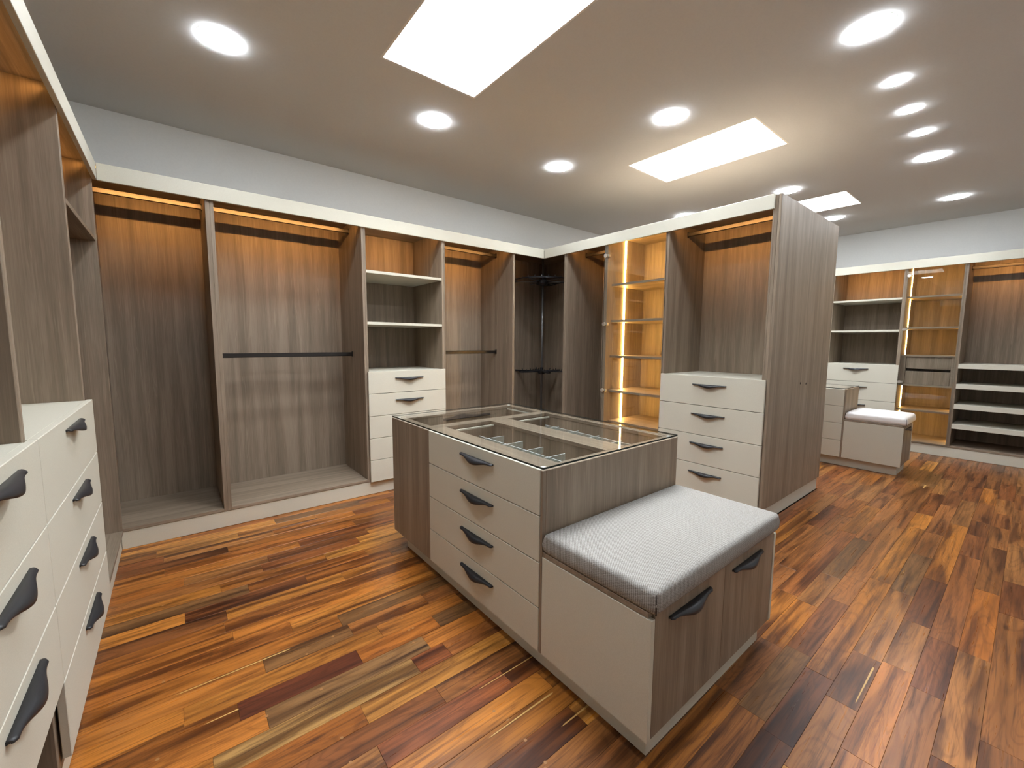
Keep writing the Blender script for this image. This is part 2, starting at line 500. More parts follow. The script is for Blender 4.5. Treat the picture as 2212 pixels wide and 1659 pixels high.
# ------------------------------------------------------------------ hardwood floor
def floor():
    fl = struct(box('floor', (RX0 - .1, RX1 + .1), (RY0 - .1, RY1 + .1), (-.06, -.012), SUB, bev=0))
    rnd = random.Random(11)
    W = 0.09
    gold = [(170, 108, 44), (162, 101, 40), (178, 120, 53), (152, 92, 36), (164, 101, 42), (146, 86, 34)]
    red = [(136, 82, 40), (126, 72, 34), (144, 92, 46), (132, 82, 42), (122, 72, 36), (146, 96, 50), (138, 86, 42)]
    dark = [(104, 58, 28), (110, 63, 32), (114, 78, 44), (122, 84, 48), (106, 64, 34)]
    planks = []
    def colour(x, y):
        t = max(0.0, min(1.0, (x - 0.6) / 1.6))  # redness grows with x: viewing angle and light painted into board colours
        r = rnd.random()
        if r < 0.12: c = rnd.choice(dark)
        elif r < 0.12 + 0.88 * (0.25 + 0.6 * t): c = rnd.choice(red)
        else: c = rnd.choice(gold)
        j = rnd.uniform(0.92, 1.08)
        return srgb(*[min(255, v * j) for v in c])
    fixed = {  # some boards that stand out in the photograph: row -> (x0, x1, colour)
        1: [(0.10, 0.505, (88, 44, 26))],
        0: [(0.17, 0.75, (122, 88, 54))],
        -1: [(0.02, 0.66, (164, 124, 72)), (0.66, 0.80, (124, 68, 34))],
        -4: [(0.42, 0.90, (132, 74, 40))],
    }
    for k in range(-22, 21):
        y0 = 1.451 + W * k
        ym = y0 + W / 2
        if ym > 1.135: segs = [(-0.33, 3.105), (4.285, 6.70)]
        elif ym > 0.9: segs = [(-0.33, 6.70)]
        else: segs = [(-0.89, 6.70)]
        for s0, s1 in segs:
            x = s0
            cuts = sorted(fixed.get(k, [])) if s0 < 0 else []
            first = True
            while x < s1 - 0.01:
                nxt = x + (rnd.uniform(0.12, 0.9) if first else rnd.choice([rnd.uniform(0.3, 0.6), rnd.uniform(0.5, 1.15)]))
                first = False
                col = colour((x + nxt) / 2, ym)
                for (a, b, c) in cuts:
                    if abs(x - a) < 1e-6: nxt = b; col = srgb(*c)
                    elif x < a < nxt + 0.12 and x < a: nxt = a
                if nxt > s1 - 0.15: nxt = s1
                planks.append((x, nxt, y0, y0 + W, col, rnd.uniform(0, 90), rnd.uniform(-0.0005, 0.0005)))
                x = nxt
    def vis(p):
        x0, x1, y0, y1 = p[:4]
        # under an island?
        for ix0, ix1, iy0, iy1 in ((1.05, 1.85, .68, 2.28), (5.32, 5.70, .78, 2.38)):
            if x0 > ix0 and x1 < ix1 and y0 > iy0 and y1 < iy1: return 0
        pts = []
        nin = 0
        N = 10
        for i in range(N + 1):
            q = project((x0 + (x1 - x0) * i / N, (y0 + y1) / 2, 0))
            if q and -15 < q[0] < 2227 and 300 < q[1] < 1675: nin += 1
        if not nin: return 0
        cx = max(x0, min(x1, (x0 + x1) / 2))
        d2 = cx * cx + y0 * y0 + 1.5
        return (x1 - x0) * nin / (N + 1) * W / d2 ** 1.5
    sc_ = [(vis(p), p) for p in planks]
    seen = sorted([s for s in sc_ if s[0] > 0], key=lambda s: -s[0])
    single = [p for s, p in seen[:296]]
    rest = [p for s, p in seen[296:]] + [p for s, p in sc_ if s == 0]
    def geo(p, V, F, cols, seeds):
        x0, x1, y0, y1, c, sd, dz = p
        g, ch = 0.0003, 0.0006
        k = len(V)
        z = dz
        V += [(x0 + g, y0 + g, -.012), (x1 - g, y0 + g, -.012), (x1 - g, y1 - g, -.012), (x0 + g, y1 - g, -.012),
              (x0 + g, y0 + g, z - .0006), (x1 - g, y0 + g, z - .0006), (x1 - g, y1 - g, z - .0006), (x0 + g, y1 - g, z - .0006),
              (x0 + g + ch, y0 + g + ch, z), (x1 - g - ch, y0 + g + ch, z), (x1 - g - ch, y1 - g - ch, z), (x0 + g + ch, y1 - g - ch, z)]
        F += [tuple(i + k for i in f) for f in ((8, 9, 10, 11), (4, 5, 9, 8), (5, 6, 10, 9), (6, 7, 11, 10), (7, 4, 8, 11), (0, 1, 5, 4), (1, 2, 6, 5), (2, 3, 7, 6), (3, 0, 4, 7))]
        cols += [c] * 12; seeds += [sd] * 12
    def build(name, lst):
        V, F, cols, seeds = [], [], [], []
        for p in lst: geo(p, V, F, cols, seeds)
        o = link_mesh(name, V, F, PLANK, fl)
        a = o.data.attributes.new('plank_col', 'FLOAT_COLOR', 'POINT')
        a.data.foreach_set('color', [v for c in cols for v in c])
        s = o.data.attributes.new('plank_seed', 'FLOAT', 'POINT')
        s.data.foreach_set('value', seeds)
        return o
    objs = [(p, build('plank', [p])) for p in single]
    st = build('plank_field', rest); st['kind'] = 'stuff'
    # pale sapwood edges and round wood plugs on a few boards
    def owner(x, y):
        for p, o in objs:
            if p[0] <= x <= p[1] and p[2] <= y <= p[3]: return o, p[6]
        return None, 0
    for x0, x1, y, w in ((-.05, .289, 1.803, .006), (.02, .12, 1.60, .006), (.80, 1.04, 1.16, .005), (.72, .98, .985, .006), (.93, 1.10, .87, .008), (1.80, 2.04, .295, .006), (5.05, 5.16, .52, .012)):
        o, dz = owner((x0 + x1) / 2, y)
        if o:
            V = [(x0, y - w * .2, dz), (x1, y - w * .5, dz), (x1 + .01, y, dz), (x1, y + w * .5, dz), (x0, y + w * .3, dz), (x0 - .015, y, dz)]
            V = V + [(a, b, c + .0005) for a, b, c in V]
            F = [(6, 7, 8, 9, 10, 11)] + [(i, (i + 1) % 6, 6 + (i + 1) % 6, 6 + i) for i in range(6)]
            link_mesh('sapwood_streak', V, F, SAP, o)
    for px, py in ((576, 1547), (694, 1489), (663, 1413), (719, 1375), (716, 1552), (738, 1594), (757, 1647), (868, 1335), (884, 1361), (892, 1357), (893, 1388), (1096, 1554), (1135, 1599), (1178, 1647), (1067, 1536), (1178, 1661), (340, 1640), (352, 1308), (353, 1473)):
        d = _f + _r2 * ((px - 1106) / FPX) - _u2 * ((py - 829.5) / FPX)
        q = CAM + d * (-CAM.z / d.z)
        o, dz = owner(q.x, q.y)
        if o:
            n = 10
            V = [(q.x + .0055 * math.cos(2 * math.pi * i / n), q.y + .0055 * math.sin(2 * math.pi * i / n), dz + h) for h in (-.001, .0003) for i in range(n)]
            F = [(i, (i + 1) % n, n + (i + 1) % n, n + i) for i in range(n)] + [tuple(range(n, 2 * n))]
            link_mesh('wood_plug', V, F, PLUGM, o)
floor()

# ------------------------------------------------------------------ cabinet runs: local (u along run, d depth behind front plane, z)
class Run:
    def __init__(s, kind):
        s.kind = kind
        s.rot = {'back': 0.0, 'right': -math.pi / 2, 'wall': -math.pi / 2, 'left': math.pi / 2}[kind]
        s.grain = WX if kind == 'back' else WY
    def xy(s, u, d):
        if s.kind == 'back': return (u, YB + d)
        if s.kind == 'right': return (XR + d, u)
        if s.kind == 'wall': return (XW + d, u)
        return (XL - d, u)
    def p(s, u, d, z):
        a = s.xy(u, d); return (a[0], a[1], z)
    def box(s, name, u, d, z, mat, parent, bev=0.0012):
        a = s.xy(u[0], d[0]); b = s.xy(u[1], d[1])
        return box(name, (a[0], b[0]), (a[1], b[1]), z, mat, parent, bev)
    def sheet(s, name, u, d, z, parent, mat=None, edge=None):
        a = s.xy(u[0], d[0]); b = s.xy(u[1], d[1])
        return slab_glass(name, (a[0], b[0]), (a[1], b[1]), z, parent, mat or GLASS, edge or GEDGE)

def unit(run, name, label, cat, u0, u1, tl=.016, tr=.016, led=1.0, bottom=True, z_bot=PZ + .001):
    """open carcass between u0 and u1 (tl, tr: thickness of this unit's side boards)"""
    o = thing(name, label, cat, run.p((u0 + u1) / 2, DEP / 2, 0))
    F = 0.008
    run.box('side_panel', (u0, u0 + tl), (F, DEP), (z_bot, FZ1), WZ, o)
    run.box('side_panel', (u1 - tr, u1), (F, DEP), (z_bot, FZ1), WZ, o)
    run.box('back_panel', (u0 + tl, u1 - tr), (DEP - .016, DEP), (z_bot, FZ1), WZ, o, 0)
    run.box('top_panel', (u0 + tl, u1 - tr), (F, DEP - .016), (SOF, FZ1), run.grain, o, 0)
    if bottom:
        run.box('bottom_panel', (u0 + tl, u1 - tr), (F, DEP - .016), (z_bot, z_bot + .02), run.grain, o)
    if led:
        add_led(run, o, u0 + tl, u1 - tr, led)
    return o

def add_led(run, o, a, b, k=1.0):
    run.box('led_strip', (a + .004, b - .004), (.0085, .016), (SOF - .014, SOF - .002), TLED if k > .5 else STEEL, o, 0)
    # strip shines backwards into the cabinet from just behind the cornice
    tilt = math.radians(90 - LED_TILT)
    r = {'back': 0.0, 'right': -math.pi / 2, 'wall': -math.pi / 2, 'left': math.pi / 2}[run.kind]
    area_light('led_light', o, run.p((a + b) / 2, .019, SOF - .012), (b - a) * .97, LED_W * (b - a) * k, LED_COL, (tilt, 0, r), 'RECTANGLE', .010, spread=math.radians(LED_SPREAD))
LED_TILT, LED_SPREAD = 20.0, 84.0

def rod(run, o, a, b, d, z, name='hanging_rod'):
    # flat-sided hanging rail with end sockets
    h, w, c = .032, .015, .0035
    prof = [(-w / 2, -h / 2 + c), (-w / 2, h / 2 - c), (-w / 2 + c, h / 2), (w / 2 - c, h / 2), (w / 2, h / 2 - c), (w / 2, -h / 2 + c), (w / 2 - c, -h / 2), (-w / 2 + c, -h / 2)]
    n = len(prof)
    V = [run.p(u, d + q, z + r_) for u in (a, b) for q, r_ in prof]
    F = [(i, (i + 1) % n, n + (i + 1) % n, n + i) for i in range(n)] + [tuple(range(n)), tuple(range(n, 2 * n))]
    r = link_mesh(name, V, F, DARK, o)
    for u0, u1 in ((a, a + .006), (b - .006, b)):
        run.box('rod_socket', (u0, u1), (d - .012, d + .012), (z - .021, z + .023), DARK, r, .002)
    return r

def drawers(run, o, a, b, zs, hand=True, dfront=-.016, skip=(), hoff=0.062, hu=None):
    for i in range(len(zs) - 1):
        if i in skip: continue
        f = run.box('drawer', (a, b), (dfront, dfront + .018), (zs[i + 1] + .0020, zs[i] - .0016), CREAM, o, .0015)
        # drawer box behind the front
        if hand:
            handle(f, run.p(hu if hu is not None else (a + b) / 2, dfront, zs[i] - hoff), run.rot)

# ---- back run
BK = Run('back')
o = unit(BK, 'hanging_wardrobe', 'tall open hanging bay with one high rod, far left on the back wall', 'wardrobe', -.361, .223, .016, .0235)
rod(BK, o, -.345, .1995, .286, 2.135)
o = unit(BK, 'hanging_wardrobe', 'wide open hanging bay with two rods, left of the shelf and drawer bay', 'wardrobe', .223, 1.181, .0205, .016)
rod(BK, o, .2435, 1.165, .286, 2.135)
rod(BK, o, .2435, 1.165, .286, 1.140)
o = unit(BK, 'drawer_wardrobe', 'open shelf bay above five cream drawers, middle of the back wall', 'wardrobe', 1.181, 1.878, .016, .016)
for z in (1.790, 1.390):
    BK.box('shelf', (1.197, 1.862), (.012, DEP - .017), (z - .011, z + .011), CREAM, o)
BK.box('counter_top', (1.197, 1.862), (.004, DEP - .017), (.985, 1.003), CREAM, o)
drawers(BK, o, 1.184, 1.877, [1.008, .827, .646, .466, .286, .106], hoff=.056)
for z in (.827, .646, .466, .286):
    BK.box('inner_rail', (1.197, 1.862), (.004, .02), (z - .012, z + .012), HOLE, o, 0)
o = unit(BK, 'hanging_wardrobe', 'open two-rod hanging bay between the shelf bay and the corner cabinet', 'wardrobe', 1.878, 2.6735, .016, .0135)
rod(BK, o, 1.894, 2.660, .286, 2.135)
rod(BK, o, 1.894, 2.660, .286, 1.144)

# ---- corner cabinet
o = thing('corner_cabinet', 'dark open corner cabinet at the meeting of the back and peninsula runs', 'cabinet', (3.16, 3.45, 0))
XI = XR + DEP
box('side_panel', (2.6735, 2.687), (YB + .008, YB + DEP), (PZ + .001, FZ1), WZ, o)
box('side_panel', (XR + .008, XI), (2.9945, 3.013), (PZ + .001, FZ1), WZ, o)
box('back_panel', (2.687, XI), (YB + DEP - .016, YB + DEP), (PZ + .001, FZ1), WZ, o, 0)
box('back_panel', (XI - .016, XI), (3.013, YB + DEP - .016), (PZ + .001, FZ1), WZ, o, 0)
for nm, z0, z1 in (('bottom_panel', PZ + .001, PZ + .021), ('top_panel', SOF, FZ1)):
    P = [(2.687, YB + .02), (XR + .02, YB + .02), (XR + .02, 3.013), (XI - .016, 3.013), (XI - .016, YB + DEP - .016), (2.687, YB + DEP - .016)]
    V = [(x, y, z) for z in (z0, z1) for x, y in P]
    F = [tuple(range(5, -1, -1)), tuple(range(6, 12))] + [(i, (i + 1) % 6, 6 + (i + 1) % 6, 6 + i) for i in range(6)]
    link_mesh(nm, V, F, WX, o)
area_light('led_light', o, (2.86, YB + .022, SOF - .012), .34, LED_W * .12, LED_COL, (math.radians(80), 0, 0), 'RECTANGLE', .010, spread=math.radians(LED_SPREAD))

# ---- hanger carousel in the corner cabinet
def carousel():
    cx, cy = 3.335, 3.60
    o = thing('hanger_carousel', 'rotating black garment carousel with pegged ring on a pole in the corner cabinet', 'carousel', (cx, cy, PZ + .021))
    tube('pole', (cx, cy, PZ + .021), (cx, cy, SOF), .0115, STEEL, o, 16)
    zt = 1.935
    lathe('hub', cx, cy, [(.02, zt - .045), (.045, zt - .042), (.062, zt - .018), (.066, zt + .012), (.05, zt + .026), (.02, zt + .03)], BLACK, o, 28)
    # shallow ring
    V, F = [], []
    n, k = 48, 10
    for i in range(n):
        w = 2 * math.pi * i / n
        for j in range(k):
            t = 2 * math.pi * j / k
            r = .330 + .032 * math.cos(t)
            V.append((cx + r * math.cos(w), cy + r * math.sin(w), zt + .010 - .010 * math.cos(t) + .007 * math.sin(t)))
    for i in range(n):
        for j in range(k):
            F.append((i * k + j, ((i + 1) % n) * k + j, ((i + 1) % n) * k + (j + 1) % k, i * k + (j + 1) % k))
    ring = link_mesh('ring', V, F, BLACK, o, smooth=True)
    for i in range(6):
        w = math.radians(20 + 60 * i)
        c, s_ = math.cos(w), math.sin(w)
        tube('spoke', (cx + .05 * c, cy + .05 * s_, zt), (cx + .33 * c, cy + .33 * s_, zt), .006, STEEL, o, 10)
    for i in range(28):
        w = 2 * math.pi * (i + .5) / 28
        x, y = cx + .330 * math.cos(w), cy + .330 * math.sin(w)
        tube('peg', (x, y, zt + .014), (x, y, zt + .032), .005, STEEL, ring, 8, r1=.0035)
    zl = .915
    lathe('hub', cx, cy, [(.018, zl - .04), (.036, zl - .034), (.052, zl - .012), (.054, zl + .006), (.022, zl + .012), (.02, zl + .04), (.014, zl + .042)], BLACK, o, 28)
    for i in range(6):
        w = math.radians(2 + 60 * i)
        d = Vector((math.cos(w), math.sin(w), 0)); s_ = Vector((-d.y, d.x, 0))
        c0 = Vector((cx, cy, zl))
        V = []
        for r, hw, z0, z1 in ((.045, .012, -.012, .006), (.20, .014, -.010, .006), (.31, .012, -.008, .006), (.335, .011, -.004, .008), (.348, .010, .012, .018)):
            for sg, zz in ((-1, z0), (1, z0), (1, z1), (-1, z1)):
                V.append(c0 + d * r + s_ * (sg * hw) + Vector((0, 0, zz)))
        F = [(0, 3, 2, 1), (16, 17, 18, 19)]
        for a in range(4):
            for j in range(4):
                F.append((a * 4 + j, a * 4 + (j + 1) % 4, (a + 1) * 4 + (j + 1) % 4, (a + 1) * 4 + j))
        arm = link_mesh('arm', V, F, BLACK, o)
        for r in (.13, .23):
            q = c0 + d * r
            tube('hook', q + Vector((0, 0, .004)), q + d * .012 + Vector((0, 0, .028)), .004, BLACK, arm, 8)
carousel()

# ---- right run (peninsula)
RT = Run('right')
o = unit(RT, 'hanging_wardrobe', 'narrow open hanging bay between the corner cabinet and the glass-door cabinet', 'wardrobe', 2.488, 2.9945, .018, .0185)
rod(RT, o, 2.506, 2.976, .29, 2.135)

def hinges(run, door, u, dfront, zs):
    for z in zs:
        x, y, zz = run.p(u, dfront, z)
        sx = -1
        h = tube('hinge', (x + sx * .012, y, z), (x, y, z), .0165, CHROME, door, 20)
        bx = run.box('hinge_arm', (u - .028, u - .004), (dfront + .006, dfront + .03), (z - .012, z + .012), CHROME, door, .002)

def led_tape(run, o, u_face, sgn, d, z0, z1, w=.013):
    # LED tape standing 5 mm proud of a side board
    return run.box('led_tape', (u_face, u_face + sgn * .006), (d - w / 2, d + w / 2), (z0, z1), VLED2 if run.kind == 'wall' else VLED, o, 0)

o = unit(RT, 'display_cabinet', 'glass-door display cabinet lit by upright LED tapes, in the peninsula run', 'cabinet', 1.8865, 2.488, .0155, .018, led=.35)
a, b = 1.902, 2.470
shz = (1.768, 1.444, 1.122, .802, .516)
for z in shz:
    RT.box('shelf', (a, b), (.070, DEP - .017), (z - .010, z + .010), WY, o)
lv = [PZ + .022] + sorted(shz) + [SOF]
for i in range(len(lv) - 1):
    lo = lv[i] + (.011 if i else 0); hi = lv[i + 1] - (.011 if i < len(lv) - 2 else .001)
    led_tape(RT, o, b, -1, .263, lo, hi)
    led_tape(RT, o, a, 1, .263, lo, hi)
dr = RT.sheet('glass_door', (1.887, 2.497), (-.004, .002), (PZ + .012, FZ0 - .004), o)
hinges(RT, dr, 2.483, -.004, (2.022, 1.417, .812))

o = unit(RT, 'drawer_wardrobe', 'hanging bay over four cream drawers at the end of the peninsula', 'wardrobe', 1.131, 1.8865, .012, .0155)
rod(RT, o, 1.143, 1.871, .277, 2.132)
RT.box('counter_top', (1.143, 1.871), (.004, DEP - .017), (.985, 1.003), CREAM, o)
drawers(RT, o, 1.112, 1.885, [1.007, .7835, .560, .3365, .113], hoff=.062, hu=1.487)
for z in (.7835, .560, .3365):
    RT.box('inner_rail', (1.143, 1.871), (.004, .02), (z - .012, z + .012), HOLE, o, 0)

# tall end panel and the back of the peninsula
o = thing('peninsula_end_panel', 'tall grey-brown wood end panel closing the peninsula, with two screw holes', 'panel', (3.69, 1.11, 0))
pe = box('board', (XR + .001, 4.29), (1.090, 1.1095), (.104, 2.205), WZ, o, .0015)
box('inner_board', (XR + .006, XR + DEP), (1.1105, 1.1305), (.110, 2.205), WZ, o, .0015)
for x, z in ((3.657, .954), (3.781, .944)):
    tube('screw_hole', (x, 1.0895, z), (x, 1.0905, z), .0085, HOLE, pe, 14)
o = thing('rear_wardrobe', 'plain wood rear side of the peninsula facing the far aisle', 'wardrobe', (4.27, 2.5, 0))
box('board', (4.25, 4.268), (1.131, RY1 - .01), (.110, 2.205), WZ, o)
box('top_board', (XR + DEP + .003, 4.249), (1.131, RY1 - .01), (2.187, 2.205), WY, o)

# ---- left run
LT = Run('left')
LZ = [1.007, .787, .573, .359, .145]
o = unit(LT, 'drawer_wardrobe', 'nearest open bay over cream drawers with the bottom drawer missing, left edge', 'wardrobe', .90, 1.515, .018, .016)
LT.box('counter_top', (.918, 1.499), (.004, DEP - .017), (.985, 1.003), CREAM, o)
drawers(LT, o, .902, 1.513, LZ, skip=(3,), hoff=.034)
LT.box('niche_board', (.918, 1.499), (.02, DEP - .017), (.361, .377), WY, o)
for z in LZ[1:3]:
    LT.box('inner_rail', (.918, 1.499), (.004, .02), (z - .012, z + .012), HOLE, o, 0)
o = unit(LT, 'drawer_wardrobe', 'open bay over four cream drawers beside the corner, on the left wall', 'wardrobe', 1.515, 2.405, .016, .016)
LT.box('counter_top', (1.531, 2.389), (.004, DEP - .017), (.985, 1.003), CREAM, o)
drawers(LT, o, 1.517, 2.403, LZ, hoff=.034)
for z in LZ[1:4]:
    LT.box('inner_rail', (1.531, 2.389), (.004, .02), (z - .012, z + .012), HOLE, o, 0)
o = unit(LT, 'shelf_wardrobe', 'tall open bay with one high shelf in the left corner', 'wardrobe', 2.405, 3.290, .016, .020)
LT.box('shelf', (2.421, 3.270), (.012, DEP - .017), (1.785, 1.807), WY, o)

# ---- far right wall run
RW = Run('wall')
o = unit(RW, 'drawer_wardrobe', 'far shelf bay over cream drawers on the right-hand wall, behind the small bench', 'wardrobe', 1.015, 1.705, .016, .016)
for z in (1.785, 1.410):
    RW.box('shelf', (1.031, 1.689), (.012, DEP - .017), (z - .011, z + .011), CREAM, o)
RW.box('counter_top', (1.031, 1.689), (.004, DEP - .017), (.985, 1.003), CREAM, o)
drawers(RW, o, 1.000, 1.703, [1.007, .7835, .560, .3365, .113], hoff=.056, hu=1.40)
for z in (.7835, .560, .3365):
    RW.box('inner_rail', (1.031, 1.689), (.004, .02), (z - .012, z + .012), HOLE, o, 0)

o = unit(RW, 'display_cabinet', 'far glass-door display cabinet with two inner wood drawers, on the right-hand wall', 'cabinet', .535, 1.015, .016, .018, led=.35)
a, b = .551, .997
for z, m in ((1.795, WY), (1.440, WY), (1.118, WY), (.776, WY), (.480, WY)):
    RW.box('shelf', (a, b), (.060, DEP - .017), (z - .010, z + .010), m, o)
for z0, z1 in ((.970, 1.107), (.788, .940)):
    RW.box('inner_drawer', (a + .03, b - .045), (.075, .095), (z0, z1), WZ, o)
RW.box('drawer_backing', (a, b), (.14, .15), (.786, 1.108), HOLE, o, 0)
RW.box('drawer_stile', (a, a + .028), (.065, .139), (.787, 1.107), WZ, o, 0)
RW.box('drawer_stile', (b - .043, b), (.065, .139), (.787, 1.107), WZ, o, 0)
for z0, z1 in ((1.806, SOF - .001), (1.451, 1.784), (1.129, 1.429), (.491, .765), (PZ + .022, .469)):
    led_tape(RW, o, b, -1, .263, z0, z1)
    led_tape(RW, o, a, 1, .263, z0, z1)
dr = RW.sheet('glass_door', (.537, .998), (-.004, .002), (PZ + .012, FZ0 - .004), o)
hinges(RW, dr, .985, -.004, (2.038, 1.425, .812))

o = unit(RW, 'shoe_cabinet', 'tall bay with a high rod and thick cream shoe shelves on the right-hand wall', 'cabinet', -.42, .535, .018, .016)
rod(RW, o, -.402, .519, .286, 2.095)
for z in (1.044, .824, .600, .380):
    RW.box('shoe_shelf', (-.402, .519), (-.004, .014), (z - .052, z), CREAM, o)
    RW.box('shelf_board', (-.402, .519), (.015, DEP - .017), (z - .024, z - .002), CREAM, o)

# ---- cornices and plinths
def strip(name, label, cat, x, y, z, m):
    return tag(box(name, x, y, z, m, None, .0015), label, cat)
FD0, FD1 = -.012, .006
strip('cornice_board', 'long pale cornice board over the back wall wardrobes', 'cornice', (XL + .0125, XR - .0125), (YB + FD0, YB + FD1), (FZ0, FZ1), CREAM)
strip('cornice_board', 'pale cornice board over the left wall wardrobes', 'cornice', (XL - FD1, XL - FD0), (.90, YB - .0125), (FZ0, FZ1), CREAM)
strip('cornice_board', 'pale cornice board over the peninsula wardrobes', 'cornice', (XR + FD0, XR + FD1), (1.1315, YB - .0125), (FZ0, FZ1), CREAM)
strip('cornice_board', 'pale cornice board over the far right-hand wall cabinets', 'cornice', (XW + FD0, XW + FD1), (-.42, 1.705), (FZ0, FZ1), CREAM)
strip('plinth_board', 'cream plinth board along the floor under the back wall wardrobes', 'plinth', (XL - .020, XR + .02), (YB + .012, YB + .030), (0.001, PZ), CREAM)
strip('plinth_board', 'cream plinth board under the left wall wardrobes', 'plinth', (XL - .037, XL - .021), (.92, YB + .011), (0.001, PZ), CREAM)
strip('plinth_board', 'cream plinth board under the peninsula drawers and glass cabinet', 'plinth', (XR + .021, XR + .037), (1.118, YB + .011), (0.001, PZ), CREAM)
strip('plinth_board', 'cream plinth board under the tall peninsula end panel', 'plinth', (XR + .021, 4.27), (1.099, 1.117), (0.001, PZ - .006), CREAM)
strip('plinth_board', 'cream plinth board under the far right-hand wall cabinets', 'plinth', (XW + .012, XW + .030), (-.42, 1.705), (0.001, PZ), CREAM)

# ------------------------------------------------------------------ islands
def cushion(name, label, x, y, z, r, crown, mat, seam):
    x0, x1 = x; y0, y1 = y; z0, z1 = z
    o = thing(name, label, 'cushion', ((x0 + x1) / 2, (y0 + y1) / 2, z0))
    def axis(n, L):
        pts = [0, .1, .3, .55, .8, 1.0]
        e = [r * p * p for p in pts] + [r * 1.4, r * 2]
        mid = [r * 2 + (L - 4 * r) * i / n for i in range(1, n)]
        return e + mid + [L - v for v in reversed(e)]
    ax, ay = axis(12, x1 - x0), axis(8, y1 - y0)
    V, F = [], []
    nx, ny = len(ax), len(ay)
    def drop(e):
        if e >= r: return 0.0
        return r - math.sqrt(max(0, r * r - (r - e) ** 2))
    rn = random.Random(5)
    for j in range(ny):
        for i in range(nx):
            ex = min(ax[i], (x1 - x0) - ax[i]); ey = min(ay[j], (y1 - y0) - ay[j])
            sx = 2 * ax[i] / (x1 - x0) - 1; sy = 2 * ay[j] / (y1 - y0) - 1
            d = min(r, math.hypot(drop(ex), drop(ey)) if ex < r and ey < r else max(drop(ex), drop(ey)))
            c = crown * (1 - sx ** 4) * (1 - sy ** 4)
            # pull rounded plan corners in a little
            xx, yy = x0 + ax[i], y0 + ay[j]
            if ex < r and ey < r:
                k = .22 * (1 - ex / r) * (1 - ey / r) * r
                xx += k if ax[i] < (x1 - x0) / 2 else -k
                yy += k if ay[j] < (y1 - y0) / 2 else -k
            V.append((xx, yy, z1 - d + c))
    for j in range(ny - 1):
        for i in range(nx - 1):
            F.append((j * nx + i, j * nx + i + 1, (j + 1) * nx + i + 1, (j + 1) * nx + i))
    rim = [i for i in range(nx)] + [j * nx + nx - 1 for j in range(1, ny)] + [(ny - 1) * nx + i for i in range(nx - 2, -1, -1)] + [j * nx for j in range(ny - 2, 0, -1)]
    cx, cy = (x0 + x1) / 2, (y0 + y1) / 2
    prev = rim
    zr = z1 - r
    for fz, inset in ((.6, -.004), (.2, -.002), (0, .004)):
        base = len(V)
        for q in rim:
            vx, vy, _ = V[q]
            V.append((vx + (inset if vx < cx else -inset), vy + (inset if vy < cy else -inset), z0 + (zr - z0) * fz))
        ring = list(range(base, base + len(rim)))
        for i in range(len(rim)):
            k = (i + 1) % len(rim)
            F.append((prev[k], prev[i], ring[i], ring[k]))
        prev = ring
    F.append(tuple(reversed(prev)))
    c = link_mesh('cover', V, F, mat, o, smooth=True)
    if seam:
        tube('corner_seam', (x0 - .0005, y0 - .0005, z0 + .004), (x0 + .004, y0 + .004, z1 - r * .45), .0022, SEAM, c, 8, r1=.0016)
    return o

